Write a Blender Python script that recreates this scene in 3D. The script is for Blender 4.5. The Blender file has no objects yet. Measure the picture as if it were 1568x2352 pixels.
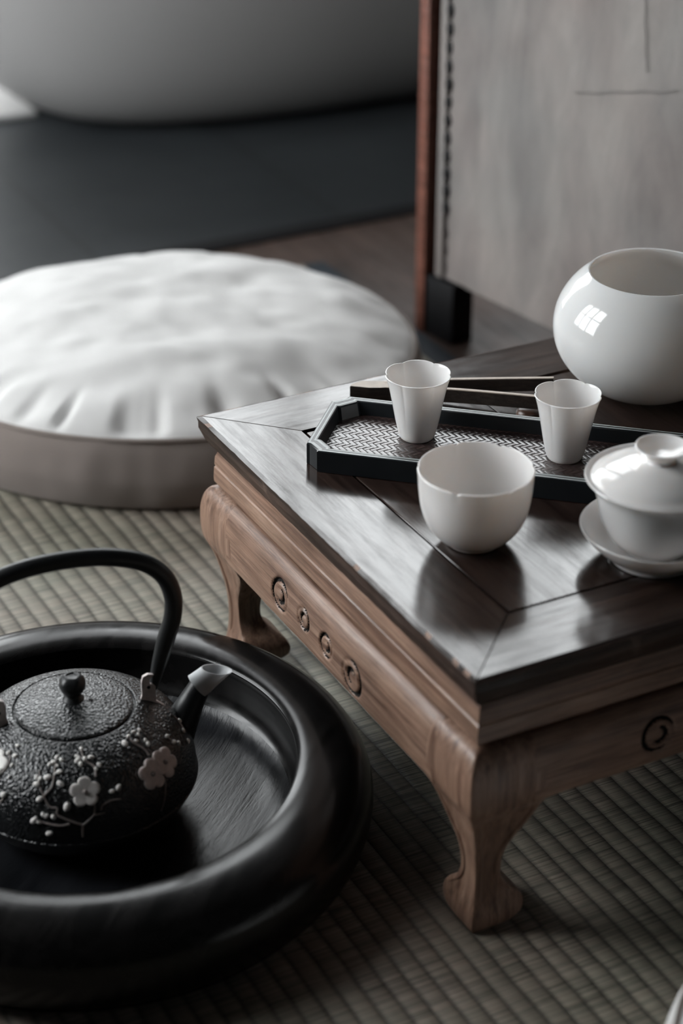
import bpy, bmesh, math, random
from math import sin, cos, pi, radians, sqrt, exp, atan2, hypot
from mathutils import Vector, Matrix, noise

random.seed(7)
scn = bpy.context.scene
COL = scn.collection

# ---------------------------------------------------------------- camera
cam_data = bpy.data.cameras.new('camera')
cam = bpy.data.objects.new('camera', cam_data)
COL.objects.link(cam)
cam.location = (0, 0, 1.11)
cam.rotation_euler = (radians(90 - 28.823), radians(0.0), 0)
cam_data.sensor_fit = 'VERTICAL'
cam_data.sensor_height = 36.0
cam_data.sensor_width = 24.0
cam_data.lens = 4699.74 / 2352 * 36.0
cam_data.clip_start = 0.05
cam_data.dof.use_dof = True
cam_data.dof.focus_distance = 1.86
cam_data.dof.aperture_fstop = 3.0
cam_data.dof.aperture_blades = 9
scn.camera = cam

# ---------------------------------------------------------------- room frame
# the room and the table share one direction: local X runs along the table's side, local Y across it
AX = Vector((0.46219, -0.88678)); AY = Vector((0.88678, 0.46219)); A0 = Vector((-0.13726, 1.73399))
PHI = atan2(AX.y, AX.x)


def RW(a, c, z=0.0):
    p = A0 + AX * a + AY * c
    return Vector((p.x, p.y, z))


# ---------------------------------------------------------------- light, sky, exposure
SKY = 7.0
SKY_LEFT = 15.0
WIN_BACK = (0.72, 2.8, 1.35, 3.2)      # across0, across1, z0, z1
DOOR_BACK = (-0.25, 0.66, 0.06, 3.2)
WIN_LEFT = (-1.9, -0.2, 0.45, 2.1)      # along0, along1, z0, z1
world = bpy.data.worlds.new('overcast_sky')
scn.world = world
world.use_nodes = True
bg = world.node_tree.nodes['Background']
bg.inputs['Color'].default_value = (0.95, 0.985, 1.0, 1)
bg.inputs['Strength'].default_value = SKY
# extra sky brightness added on the left to strengthen the left window's light
_t = world.node_tree
_tc = _t.nodes.new('ShaderNodeTexCoord')
_dp = _t.nodes.new('ShaderNodeVectorMath'); _dp.operation = 'DOT_PRODUCT'
_dp.inputs[1].default_value = (-AY.x, -AY.y, 0.0)
_mr = _t.nodes.new('ShaderNodeMapRange')
_mr.inputs['From Min'].default_value = 0.25; _mr.inputs['From Max'].default_value = 0.65
_mr.inputs['To Min'].default_value = SKY; _mr.inputs['To Max'].default_value = SKY_LEFT
_t.links.new(_tc.outputs['Generated'], _dp.inputs[0])
_t.links.new(_dp.outputs['Value'], _mr.inputs['Value'])
_t.links.new(_mr.outputs['Result'], bg.inputs['Strength'])
scn.view_settings.view_transform = 'Standard'
scn.view_settings.look = 'None'
scn.view_settings.exposure = 0.0
scn.view_settings.gamma = 1.0
scn.view_settings.use_curve_mapping = False
try:
    scn.cycles.use_denoising = True
    scn.cycles.denoiser = 'OPENIMAGEDENOISE'
    scn.cycles.max_bounces = 8
    scn.cycles.diffuse_bounces = 4
    scn.cycles.glossy_bounces = 4
    scn.cycles.sample_clamp_indirect = 6.0
    scn.cycles.caustics_reflective = False
    scn.cycles.caustics_refractive = False
except Exception:
    pass


def portal(name, loc, rot, sx, sy):
    l = bpy.data.lights.new(name, 'AREA')
    l.shape = 'RECTANGLE'
    l.size = sx
    l.size_y = sy
    l.cycles.is_portal = True
    o = bpy.data.objects.new(name, l)
    o.location = loc
    o.rotation_euler = rot
    COL.objects.link(o)


BACK = -2.6
LEFT = -1.5
RIGHT = 3.0
FRONT = 2.4
CEIL = 3.4
w = WIN_BACK
portal('daylight_back', RW(BACK - 0.06, (w[0] + w[1]) / 2, (w[2] + w[3]) / 2),
       Matrix(((AY.x, 0, -AX.x), (AY.y, 0, -AX.y), (0, 1, 0))).to_euler(), w[1] - w[0], w[3] - w[2])
w = DOOR_BACK
portal('daylight_door', RW(BACK - 0.06, (w[0] + w[1]) / 2, (w[2] + w[3]) / 2),
       Matrix(((AY.x, 0, -AX.x), (AY.y, 0, -AX.y), (0, 1, 0))).to_euler(), w[1] - w[0], w[3] - w[2])
w = WIN_LEFT
portal('daylight_left', RW((w[0] + w[1]) / 2, LEFT - 0.06, (w[2] + w[3]) / 2),
       Matrix(((-AX.x, 0, -AY.x), (-AX.y, 0, -AY.y), (0, 1, 0))).to_euler(), w[1] - w[0], w[3] - w[2])


# ---------------------------------------------------------------- materials
class NT:
    def __init__(self, name):
        self.m = bpy.data.materials.new(name)
        self.m.use_nodes = True
        self.t = self.m.node_tree
        self.b = self.t.nodes['Principled BSDF']

    def n(self, typ, **kw):
        nd = self.t.nodes.new(typ)
        for k, v in kw.items():
            if k.startswith('i_'):
                key = k[2:].replace('_', ' ')
                nd.inputs[key].default_value = v
            else:
                setattr(nd, k, v)
        return nd

    def l(self, a, b):
        self.t.links.new(a, b)

    def coord(self, scale=(1, 1, 1), kind='Object', loc=(0, 0, 0), rot=(0, 0, 0)):
        tc = self.n('ShaderNodeTexCoord')
        mp = self.n('ShaderNodeMapping')
        mp.inputs['Scale'].default_value = scale
        mp.inputs['Location'].default_value = loc
        mp.inputs['Rotation'].default_value = rot
        self.l(tc.outputs[kind], mp.inputs['Vector'])
        return mp.outputs['Vector']

    def noise(self, vec, scale=5, detail=4, rough=0.55, dist=0.0):
        nd = self.n('ShaderNodeTexNoise')
        nd.inputs['Scale'].default_value = scale
        nd.inputs['Detail'].default_value = detail
        nd.inputs['Roughness'].default_value = rough
        nd.inputs['Distortion'].default_value = dist
        self.l(vec, nd.inputs['Vector'])
        return nd.outputs['Fac']

    def ramp(self, fac, stops):
        nd = self.n('ShaderNodeValToRGB')
        els = nd.color_ramp.elements
        while len(els) < len(stops):
            els.new(0.5)
        for e, (p, c) in zip(els, stops):
            e.position = p
            e.color = (c[0], c[1], c[2], 1) if not isinstance(c, (int, float)) else (c, c, c, 1)
        self.l(fac, nd.inputs['Fac'])
        return nd.outputs['Color']

    def mix(self, a, b, fac, blend='MIX'):
        nd = self.n('ShaderNodeMix', data_type='RGBA', blend_type=blend)
        for sock, v in ((nd.inputs['Factor'], fac), (nd.inputs['A'], a), (nd.inputs['B'], b)):
            if hasattr(v, 'is_output') or hasattr(v, 'links'):
                self.l(v, sock)
            elif isinstance(v, tuple):
                sock.default_value = (*v, 1)
            else:
                sock.default_value = v
        return nd.outputs['Result']

    def math(self, op, a, b=0.0, c=0.0):
        nd = self.n('ShaderNodeMath', operation=op)
        for s, v in zip(nd.inputs, (a, b, c)):
            if hasattr(v, 'links'):
                self.l(v, s)
            else:
                s.default_value = v
        return nd.outputs[0]

    def bump(self, h, strength=0.3, dist=0.001):
        nd = self.n('ShaderNodeBump')
        nd.inputs['Strength'].default_value = strength
        nd.inputs['Distance'].default_value = dist
        self.l(h, nd.inputs['Height'])
        self.l(nd.outputs['Normal'], self.b.inputs['Normal'])
        return nd

    def set(self, **kw):
        names = dict(color='Base Color', rough='Roughness', spec='Specular IOR Level', metal='Metallic',
                     coat='Coat Weight', coatr='Coat Roughness', sheen='Sheen Weight', trans='Transmission Weight',
                     ior='IOR', sss='Subsurface Weight', alpha='Alpha')
        for k, v in kw.items():
            s = self.b.inputs[names[k]]
            if hasattr(v, 'links'):
                self.l(v, s)
            elif isinstance(v, tuple):
                s.default_value = (*v, 1)
            else:
                s.default_value = v
        return self.m


def wood(name, dark, mid, light, rough=(0.25, 0.45), grain=1.0, bump=0.25, spec=0.5, wear=None, axis=0):
    t = NT(name)
    co = t.coord
    if axis == 2:      # grain runs up the piece
        def coord2(scale=(1, 1, 1), **kw):
            return co((scale[2], scale[1], scale[0]), **kw)
        t.coord = coord2
    v = t.coord((1.4 * grain, 34 * grain, 34 * grain))
    g = t.noise(v, 4.0, 8, 0.66, 0.5)
    v2 = t.coord((5 * grain, 120 * grain, 120 * grain))
    f = t.noise(v2, 5.0, 5, 0.7)
    v3 = t.coord((1, 1, 1))
    blot = t.noise(v3, 9.0, 4, 0.6)
    c = t.ramp(g, [(0.30, dark), (0.52, mid), (0.75, light)])
    c = t.mix(c, t.ramp(f, [(0.38, 0.45), (0.55, 1.0)]), 0.55, 'MULTIPLY')
    c = t.mix(c, t.ramp(blot, [(0.35, 0.62), (0.62, 1.15)]), 0.6, 'MULTIPLY')
    if wear:
        wn = t.noise(t.coord((1, 1, 1), loc=(3.1, 1.7, 0)), 30.0, 6, 0.65)
        c = t.mix(c, wear, t.ramp(wn, [(0.60, 0.0), (0.70, 0.7)]))
    r = t.ramp(t.noise(t.coord((1, 3, 3), loc=(9, 2, 1)), 14.0, 6, 0.65), [(0.3, rough[0]), (0.7, rough[1])])
    dirt = t.noise(t.coord((4 * grain, 40 * grain, 40 * grain), loc=(2, 5, 1)), 3.0, 8, 0.72)
    sp = t.math('MULTIPLY', t.ramp(dirt, [(0.36, 0.55), (0.56, 1.0)]), spec)
    t.set(color=c, rough=r, spec=sp)
    h = t.math('ADD', t.math('MULTIPLY', f, 0.6), t.math('MULTIPLY', g, 0.5))
    t.bump(h, bump, 0.0012)
    return t.m


def plain(name, color, rough=0.5, spec=0.5, var=0.0, nscale=20.0, bump=0.0, bdist=0.001, **kw):
    t = NT(name)
    v = t.coord()
    nz = t.noise(v, nscale, 4, 0.6)
    lo = tuple(x * (1 - var) for x in color)
    hi = tuple(min(1, x * (1 + var)) for x in color)
    t.set(color=t.ramp(nz, [(0.3, lo), (0.7, hi)]), rough=rough, spec=spec, **kw)
    if bump:
        t.bump(nz, bump, bdist)
    return t.m


M = {}
M['top_wood'] = wood('dark_polished_wood', (0.014, 0.008, 0.007), (0.031, 0.019, 0.0155), (0.062, 0.039, 0.031),
                     rough=(0.10, 0.22), bump=0.03, spec=0.68)
M['side_wood'] = wood('worn_brown_wood', (0.11, 0.055, 0.037), (0.30, 0.180, 0.126), (0.44, 0.295, 0.22),
                      rough=(0.28, 0.48), bump=0.25, spec=0.5)
M['leg_wood'] = wood('worn_brown_leg_wood', (0.11, 0.055, 0.037), (0.30, 0.180, 0.126), (0.44, 0.295, 0.22),
                     rough=(0.28, 0.48), bump=0.25, spec=0.5, axis=2)
M['edge_wood'] = wood('scuffed_edge_wood', (0.018, 0.010, 0.008), (0.048, 0.027, 0.019), (0.11, 0.064, 0.046),
                      rough=(0.4, 0.65), bump=0.4, spec=0.4, wear=(0.15, 0.10, 0.078))
M['gap'] = plain('dark_joint_wood', (0.008, 0.006, 0.005), 0.8, 0.2)  # near-black, for board joints, holes and dirt in the carved grooves
M['ebony'] = plain('black_lacquer', (0.010, 0.012, 0.014), 0.32, 0.5, 0.2, 40)
M['line'] = plain('pale_inlay', (0.42, 0.45, 0.45), 0.4, 0.5, 0.1, 40)
M['porcelain'] = plain('white_porcelain', (0.76, 0.735, 0.72), 0.10, 0.5, 0.01, 6, 0.0, sss=0.4)
M['glaze'] = plain('glossy_white_glaze', (0.66, 0.655, 0.645), 0.06, 0.5, 0.01, 6, sss=0.45)
for _n in ('porcelain', 'glaze'):
    _b = M[_n].node_tree.nodes['Principled BSDF']
    _b.inputs['Subsurface Radius'].default_value = (1.0, 0.85, 0.75)
    _b.inputs['Subsurface Scale'].default_value = 0.008 if _n == 'porcelain' else 0.014
M['tub_white'] = plain('bathtub_enamel', (0.38, 0.372, 0.365), 0.45, 0.4, 0.03, 3)
M['floor_wood'] = wood('brown_floor_wood', (0.030, 0.020, 0.016), (0.070, 0.046, 0.038), (0.12, 0.08, 0.066),
                       rough=(0.4, 0.6), grain=0.6, bump=0.15, spec=0.35)
M['red_wood'] = wood('reddish_frame_wood', (0.07, 0.026, 0.016), (0.17, 0.065, 0.045), (0.26, 0.11, 0.08),
                     rough=(0.35, 0.5), bump=0.1)
M['dark_wood'] = plain('blackened_wood', (0.006, 0.006, 0.007), 0.6, 0.25, 0.3, 30, 0.1)
M['wall'] = plain('dim_plaster', (0.04, 0.04, 0.04), 0.9, 0.2, 0.08, 4, 0.1)
M['ceiling'] = plain('ceiling_plaster', (0.04, 0.04, 0.04), 0.9, 0.2, 0.05, 4)
M['win_frame'] = plain('window_frame_wood', (0.05, 0.04, 0.035), 0.5, 0.4, 0.2, 20)
M['iron_bracket'] = plain('pale_worn_iron', (0.66, 0.59, 0.575), 0.45, 0.5, 0.2, 200, 0.2, metal=0.3)
M['blossom'] = plain('painted_blossom', (0.80, 0.76, 0.73), 0.5, 0.4, 0.15, 150, 0.2)
M['blossom_pink'] = plain('painted_blossom_pink', (0.70, 0.61, 0.58), 0.5, 0.4, 0.2, 150, 0.2)  # pinker, slightly darker blossom colour
M['bud'] = plain('painted_bud', (0.85, 0.82, 0.79), 0.45, 0.4, 0.15, 200, 0.1)
M['branch'] = plain('painted_branch', (0.28, 0.24, 0.225), 0.45, 0.4, 0.3, 200, 0.2)
M['seam'] = plain('dark_seam_thread', (0.19, 0.176, 0.169), 0.8, 0.2)
M['bead'] = plain('brown_rest_wood', (0.06, 0.028, 0.017), 0.35, 0.5, 0.4, 90, 0.1)
M['bamboo_edge'] = plain('pale_bamboo_edge', (0.40, 0.33, 0.27), 0.4, 0.5, 0.15, 60)
M['bamboo'] = wood('smoked_bamboo', (0.012, 0.009, 0.008), (0.022, 0.016, 0.013), (0.045, 0.03, 0.024),
                   rough=(0.3, 0.45), grain=2.0, bump=0.1)


def m_slate():
    t = NT('slate_tiles')
    v = t.coord()
    nz = t.noise(v, 5, 5, 0.6)
    br = t.n('ShaderNodeTexBrick')
    br.offset = 0.5
    br.inputs['Scale'].default_value = 1.0
    br.inputs['Brick Width'].default_value = 0.8
    br.inputs['Row Height'].default_value = 0.4
    br.inputs['Mortar Size'].default_value = 0.004
    br.inputs['Color1'].default_value = (0.028, 0.031, 0.034, 1)
    br.inputs['Color2'].default_value = (0.023, 0.026, 0.029, 1)
    br.inputs['Mortar'].default_value = (0.015, 0.016, 0.017, 1)
    t.l(t.coord((1, 1, 1), loc=(0.22, 0.1, 0)), br.inputs['Vector'])
    c = t.mix(br.outputs['Color'], t.ramp(nz, [(0.3, 0.8), (0.7, 1.2)]), 0.6, 'MULTIPLY')
    t.set(color=c, rough=t.ramp(nz, [(0.3, 0.42), (0.7, 0.6)]), spec=0.45)
    t.bump(nz, 0.15, 0.002)
    return t.m


def m_tatami():
    # local X: grooves run along it; local Y: the rush stalks run along it
    t = NT('tatami_rush')
    tc = t.n('ShaderNodeTexCoord')
    sp = t.n('ShaderNodeSeparateXYZ')
    wob = t.n('ShaderNodeTexNoise')
    wob.inputs['Scale'].default_value = 14.0
    wob.inputs['Detail'].default_value = 2
    t.l(tc.outputs['Object'], wob.inputs['Vector'])
    wv = t.n('ShaderNodeVectorMath', operation='MULTIPLY_ADD')
    t.l(wob.outputs['Color'], wv.inputs[0])
    wv.inputs[1].default_value = (0.004, 0.004, 0)
    t.l(tc.outputs['Object'], wv.inputs[2])
    t.l(wv.outputs[0], sp.inputs[0])
    X, Y = sp.outputs['X'], sp.outputs['Y']
    P = 0.0185
    row = t.math('DIVIDE', Y, P)
    rid = t.math('FLOOR', row)
    fr = t.math('FRACT', row)
    # groove profile, 0 in the groove and 1 on the ridge
    gv = t.math('ABSOLUTE', t.math('SINE', t.math('MULTIPLY', fr, pi)))
    ridge = t.math('POWER', gv, 0.7)
    # stalks: stripes across X, shifted from row to row
    cb = t.n('ShaderNodeCombineXYZ')
    xs = t.math('ADD', X, t.math('MULTIPLY', rid, 0.0371))
    t.l(t.math('MULTIPLY', xs, 620.0), cb.inputs['X'])
    t.l(t.math('MULTIPLY', Y, 8.0), cb.inputs['Y'])
    t.l(t.math('MULTIPLY', rid, 3.7), cb.inputs['Z'])
    stalk = t.noise(cb.outputs[0], 1.0, 2, 0.5)
    cb2 = t.n('ShaderNodeCombineXYZ')
    t.l(t.math('MULTIPLY', xs, 170.0), cb2.inputs['X'])
    t.l(t.math('MULTIPLY', rid, 1.3), cb2.inputs['Y'])
    tone = t.noise(cb2.outputs[0], 1.0, 3, 0.6)
    big = t.noise(tc.outputs['Object'], 3.2, 3, 0.5)
    c = t.ramp(tone, [(0.25, (0.175, 0.165, 0.140)), (0.5, (0.255, 0.228, 0.195)), (0.68, (0.285, 0.243, 0.208)), (0.85, (0.31, 0.225, 0.185))])
    c = t.mix(c, t.ramp(big, [(0.35, (0.80, 0.90, 0.80)), (0.65, (1.05, 0.97, 0.92))]), 0.8, 'MULTIPLY')
    c = t.mix(c, t.ramp(stalk, [(0.32, 0.30), (0.47, 0.85), (0.68, 1.25)]), 0.8, 'MULTIPLY')
    c = t.mix(c, t.ramp(ridge, [(0.15, 0.38), (0.75, 1.0)]), 0.85, 'MULTIPLY')  # shade of the grooves multiplied into the rush colour
    t.set(color=c, rough=0.55, spec=0.35)
    h = t.math('ADD', t.math('MULTIPLY', ridge, 1.0), t.math('MULTIPLY', stalk, 0.35))
    t.bump(h, 0.8, 0.0022)
    return t.m


def m_fabric(name, col):
    t = NT(name)
    v = t.coord((1, 1, 1))
    wv = t.noise(v, 900, 2, 0.5)
    bl = t.noise(v, 7, 4, 0.6)
    c = t.mix(col, t.ramp(bl, [(0.3, 0.93), (0.7, 1.03)]), 1.0, 'MULTIPLY')
    t.set(color=c, rough=0.95, spec=0.15, sheen=0.15)
    t.bump(wv, 0.25, 0.0008)
    return t.m


def m_canvas():
    t = NT('worn_canvas')
    a = t.noise(t.coord((6, 6, 1.6)), 2.2, 6, 0.6, 0.6)
    b = t.noise(t.coord((9, 9, 4), loc=(4, 1, 2)), 2.0, 5, 0.65, 0.4)
    big = t.noise(t.coord((1, 1, 1), loc=(1, 1, 0.3)), 4.0, 4, 0.5)
    c = t.ramp(a, [(0.25, (0.125, 0.118, 0.115)), (0.5, (0.195, 0.181, 0.174)), (0.76, (0.26, 0.242, 0.232))])
    c = t.mix(c, t.ramp(b, [(0.3, 0.84), (0.6, 1.04)]), 0.9, 'MULTIPLY')
    c = t.mix(c, t.ramp(big, [(0.38, (0.96, 0.98, 0.97)), (0.62, (1.0, 0.93, 0.90))]), 0.9, 'MULTIPLY')
    t.set(color=c, rough=0.7, spec=0.3)
    t.bump(b, 0.3, 0.003)
    return t.m


def m_iron():
    t = NT('hammered_black_iron')
    v = t.coord((1, 1, 1.0))
    vo = t.n('ShaderNodeTexVoronoi', feature='SMOOTH_F1')
    vo.inputs['Scale'].default_value = 520
    dn = t.noise(v, 160, 2, 0.5)
    mx = t.n('ShaderNodeVectorMath', operation='MULTIPLY_ADD')
    cc = t.n('ShaderNodeCombineXYZ')
    t.l(dn, cc.inputs[0]); t.l(dn, cc.inputs[1])
    t.l(cc.outputs[0], mx.inputs[0])
    mx.inputs[1].default_value = (0.004, 0.003, 0)
    t.l(v, mx.inputs[2])
    t.l(mx.outputs[0], vo.inputs['Vector'])
    fine = t.noise(v, 420, 4, 0.6)
    h = t.math('ADD', t.math('MULTIPLY', vo.outputs['Distance'], 1.2), t.math('MULTIPLY', fine, 0.5))
    t.set(color=(0.012, 0.013, 0.014), rough=0.22, spec=0.8)
    t.bump(h, 0.8, 0.0013)
    return t.m


def m_blackwood(floor=False):
    # turned black wood with grain that runs along local Y
    t = NT('black_carved_floor' if floor else 'black_turned_wood')
    v = t.coord((22, 3.0, 22))
    g = t.noise(v, 3.0, 5, 0.55, 0.4)
    f = t.noise(t.coord((160, 9, 160)), 3.0, 4, 0.7)
    c = t.ramp(g, [(0.3, (0.004, 0.004, 0.004)), (0.7, (0.012, 0.011, 0.011))])
    r = t.ramp(g, [(0.3, 0.17), (0.7, 0.27)])
    t.set(color=c, rough=r, spec=0.28)
    if floor:
        # gouge marks running along local Y in gentle arcs
        gv = t.noise(t.coord((60, 5, 20)), 1.0, 4, 0.6, 0.6)
        fb = t.noise(t.coord((300, 60, 100)), 1.0, 3, 0.7)
        t.set(color=t.ramp(gv, [(0.3, (0.006, 0.0065, 0.008)), (0.7, (0.016, 0.017, 0.020))]), rough=t.ramp(gv, [(0.3, 0.26), (0.7, 0.40)]), spec=0.30)
        t.bump(t.math('ADD', gv, t.math('MULTIPLY', fb, 0.35)), 0.35, 0.0025)
        return t.m
    t.bump(t.math('ADD', g, t.math('MULTIPLY', f, 0.15)), 0.05, 0.0012)
    return t.m


def m_weave():
    t = NT('woven_strip_mat')
    tc = t.n('ShaderNodeTexCoord')
    sp = t.n('ShaderNodeSeparateXYZ')
    t.l(tc.outputs['Object'], sp.inputs[0])
    S = 0.0046
    u = t.math('DIVIDE', t.math('ADD', sp.outputs['X'], sp.outputs['Y']), S * 1.414)
    v = t.math('DIVIDE', t.math('SUBTRACT', sp.outputs['X'], sp.outputs['Y']), S * 1.414)
    fu, fv = t.math('FLOOR', u), t.math('FLOOR', v)
    # twill: which set lies on top
    k = t.math('FLOORED_MODULO', t.math('ADD', fu, fv), 4.0)
    sel = t.math('LESS_THAN', t.math('FLOORED_MODULO', t.math('SUBTRACT', t.math('ADD', fu, fv), t.math('MULTIPLY', fv, 2.0)), 4.0), 1.9)
    hu = t.math('ABSOLUTE', t.math('SINE', t.math('MULTIPLY', t.math('FRACT', u), pi)))
    hv = t.math('ABSOLUTE', t.math('SINE', t.math('MULTIPLY', t.math('FRACT', v), pi)))
    h = t.n('ShaderNodeMix', data_type='FLOAT')
    t.l(sel, h.inputs['Factor']); t.l(hu, h.inputs['A']); t.l(hv, h.inputs['B'])
    hh = t.math('POWER', h.outputs['Result'], 0.6)
    c = t.ramp(hh, [(0.3, (0.006, 0.004, 0.004)), (0.75, (0.055, 0.035, 0.032))])
    c = t.mix(c, t.ramp(sel, [(0.0, 0.75), (1.0, 1.1)]), 1.0, 'MULTIPLY')
    t.set(color=c, rough=0.24, spec=0.9)
    t.bump(hh, 0.40, 0.0008)
    return t.m


def m_silicone():
    t = NT('translucent_silicone')
    t.set(color=(0.90, 0.92, 0.94), rough=0.30, spec=0.5, trans=0.45, ior=1.25, alpha=0.88)
    return t.m


def m_border():
    return plain('indigo_border_cloth', (0.012, 0.018, 0.026), 0.75, 0.35, 0.25, 300, 0.2)


M['slate'] = m_slate()
M['tatami'] = m_tatami()
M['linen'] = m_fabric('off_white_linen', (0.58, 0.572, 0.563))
M['linen_shaded'] = m_fabric('linen_band_shaded', (0.21, 0.178, 0.162))  # the top's linen darkened: shade of the side put into the colour
M['linen_pale'] = m_fabric('pale_linen_band', (0.82, 0.81, 0.80))
M['canvas'] = m_canvas()
M['iron'] = m_iron()
M['iron_smooth'] = plain('smooth_black_iron', (0.012, 0.013, 0.014), 0.40, 0.5, 0.2, 300, 0.12, 0.0005)
M['blackwood'] = m_blackwood()
M['blackwood_floor'] = m_blackwood(True)
M['weave'] = m_weave()
M['silicone'] = m_silicone()
M['border'] = m_border()


# ---------------------------------------------------------------- mesh helpers
def link(name, bm, mat, parent=None, smooth=True, loc=None, rot=None, auto=None):
    me = bpy.data.meshes.new(name)
    bmesh.ops.recalc_face_normals(bm, faces=bm.faces)
    bm.to_mesh(me)
    bm.free()
    for mm in (mat if isinstance(mat, (list, tuple)) else [mat]):
        me.materials.append(mm)
    o = bpy.data.objects.new(name, me)
    COL.objects.link(o)
    if parent:
        o.parent = parent
    if loc is not None:
        o.location = loc
    if rot is not None:
        o.rotation_euler = rot
    if smooth:
        me.shade_smooth()
        if auto is None:
            auto = 38
        try:
            me.set_sharp_from_angle(angle=radians(auto))
        except Exception:
            pass
    return o


def empty(name, loc, rz=0.0, label=None, cat=None, group=None):
    o = bpy.data.objects.new(name, None)
    o.empty_display_size = 0.05
    o.location = loc
    o.rotation_euler = (0, 0, rz)
    COL.objects.link(o)
    tag(o, label, cat, group)
    return o


def tag(o, label=None, cat=None, group=None, kind=None):
    if label: o['label'] = label
    if cat: o['category'] = cat
    if group: o['group'] = group
    if kind: o['kind'] = kind
    return o


def box(bm, x0, x1, y0, y1, z0, z1, bevel=0.0, segs=2):
    r = bmesh.ops.create_cube(bm, size=1.0)
    vs = r['verts']
    for v in vs:
        v.co = Vector(((x0 + x1) / 2 + v.co.x * (x1 - x0), (y0 + y1) / 2 + v.co.y * (y1 - y0), (z0 + z1) / 2 + v.co.z * (z1 - z0)))
    if bevel:
        es = list({e for v in vs for e in v.link_edges})
        bmesh.ops.bevel(bm, geom=es, offset=bevel, segments=segs, affect='EDGES', profile=0.6)
    return vs


def prism(bm, pts, z0, z1, bevel=0.0, segs=2):
    lo = [bm.verts.new((x, y, z0)) for x, y in pts]
    hi = [bm.verts.new((x, y, z1)) for x, y in pts]
    n = len(pts)
    fs = [bm.faces.new(lo[::-1]), bm.faces.new(hi)]
    for i in range(n):
        fs.append(bm.faces.new((lo[i], lo[(i + 1) % n], hi[(i + 1) % n], hi[i])))
    if bevel:
        es = list({e for f in fs for e in f.edges})
        bmesh.ops.bevel(bm, geom=es, offset=bevel, segments=segs, affect='EDGES', profile=0.6)


def catmull(pts, sub=6):
    out = []
    n = len(pts)
    for i in range(n - 1):
        p0 = pts[max(i - 1, 0)]; p1 = pts[i]; p2 = pts[i + 1]; p3 = pts[min(i + 2, n - 1)]
        for k in range(sub):
            t = k / sub
            out.append(tuple(0.5 * ((2 * b) + (-a + c) * t + (2 * a - 5 * b + 4 * c - d) * t * t + (-a + 3 * b - 3 * c + d) * t ** 3)
                             for a, b, c, d in zip(p0, p1, p2, p3)))
    out.append(tuple(pts[-1]))
    return out


def lathe(bm, prof, segs=96, mod=None):
    rows = []
    for i, (r, z) in enumerate(prof):
        if r < 1e-6:
            rows.append([bm.verts.new((0, 0, z))])
            continue
        row = []
        for k in range(segs):
            th = 2 * pi * k / segs
            rr, zz = (r, z) if mod is None else mod(r, z, th, i)
            row.append(bm.verts.new((rr * cos(th), rr * sin(th), zz)))
        rows.append(row)
    for a, b in zip(rows[:-1], rows[1:]):
        for k in range(segs):
            k2 = (k + 1) % segs
            if len(a) == 1 and len(b) == 1:
                continue
            if len(a) == 1:
                bm.faces.new((a[0], b[k], b[k2]))
            elif len(b) == 1:
                bm.faces.new((a[k], b[0], a[k2]))
            else:
                bm.faces.new((a[k], b[k], b[k2], a[k2]))
    return rows


def tube(bm, pts, radii, segs=10, caps=True, flat=1.0, up=None):
    pts = [Vector(p) for p in pts]
    n = len(pts)
    if not isinstance(radii, (list, tuple)):
        radii = [radii] * n
    t0 = (pts[1] - pts[0]).normalized()
    ref = Vector(up) if up else (Vector((0, 0, 1)) if abs(t0.z) < 0.9 else Vector((1, 0, 0)))
    nrm = (ref - t0 * ref.dot(t0)).normalized()
    rings = []
    for i in range(n):
        t = (pts[min(i + 1, n - 1)] - pts[max(i - 1, 0)]).normalized()
        nrm = (nrm - t * nrm.dot(t)).normalized()
        bi = t.cross(nrm)
        rings.append([bm.verts.new(pts[i] + (nrm * cos(2 * pi * k / segs) + bi * sin(2 * pi * k / segs) * flat) * radii[i]) for k in range(segs)])
    for a, b in zip(rings[:-1], rings[1:]):
        for k in range(segs):
            bm.faces.new((a[k], a[(k + 1) % segs], b[(k + 1) % segs], b[k]))
    if caps:
        bm.faces.new(rings[0][::-1])
        bm.faces.new(rings[-1])
    return rings


def ball(bm, c, r, u=14, v=10, scale=(1, 1, 1), mat=None):
    mt = Matrix.Translation(Vector(c)) @ Matrix.Diagonal((*[r * s for s in scale], 1))
    bmesh.ops.create_uvsphere(bm, u_segments=u, v_segments=v, radius=1.0, matrix=mt)


def transform(bm, verts, mat):
    bmesh.ops.transform(bm, matrix=mat, verts=verts)


def structure(name, bm, mat, smooth=False, room=True):
    o = link(name, bm, mat, None, smooth, loc=(A0.x, A0.y, 0) if room else None, rot=(0, 0, PHI) if room else None)
    o['kind'] = 'structure'
    return o


# ---------------------------------------------------------------- the room (built in the room frame)
FZ = -0.012
bm = bmesh.new(); box(bm, -1.02, FRONT, LEFT, RIGHT, FZ - 0.05, FZ)
structure('floor', bm, M['floor_wood'])
bm = bmesh.new(); box(bm, BACK, -1.02, LEFT, RIGHT, FZ - 0.05, FZ)
structure('floor_tiles', bm, M['slate'])
bm = bmesh.new(); box(bm, -1.035, -1.0, LEFT, RIGHT, FZ, FZ + 0.006, 0.002)
structure('trim_1', bm, M['dark_wood'], True)
bm = bmesh.new(); box(bm, BACK - 0.12, FRONT + 0.12, LEFT - 0.12, RIGHT + 0.12, CEIL, CEIL + 0.1)
structure('ceiling', bm, M['ceiling'])
w = WIN_BACK
bm = bmesh.new()
B0, B1 = BACK - 0.12, BACK
d = DOOR_BACK
box(bm, B0, B1, LEFT, d[0], FZ - 0.05, CEIL); box(bm, B0, B1, w[1], RIGHT, FZ - 0.05, CEIL)
box(bm, B0, B1, d[1], w[0], FZ - 0.05, CEIL)
box(bm, B0, B1, w[0], w[1], FZ - 0.05, w[2]); box(bm, B0, B1, w[0], w[1], w[3], CEIL)
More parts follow.
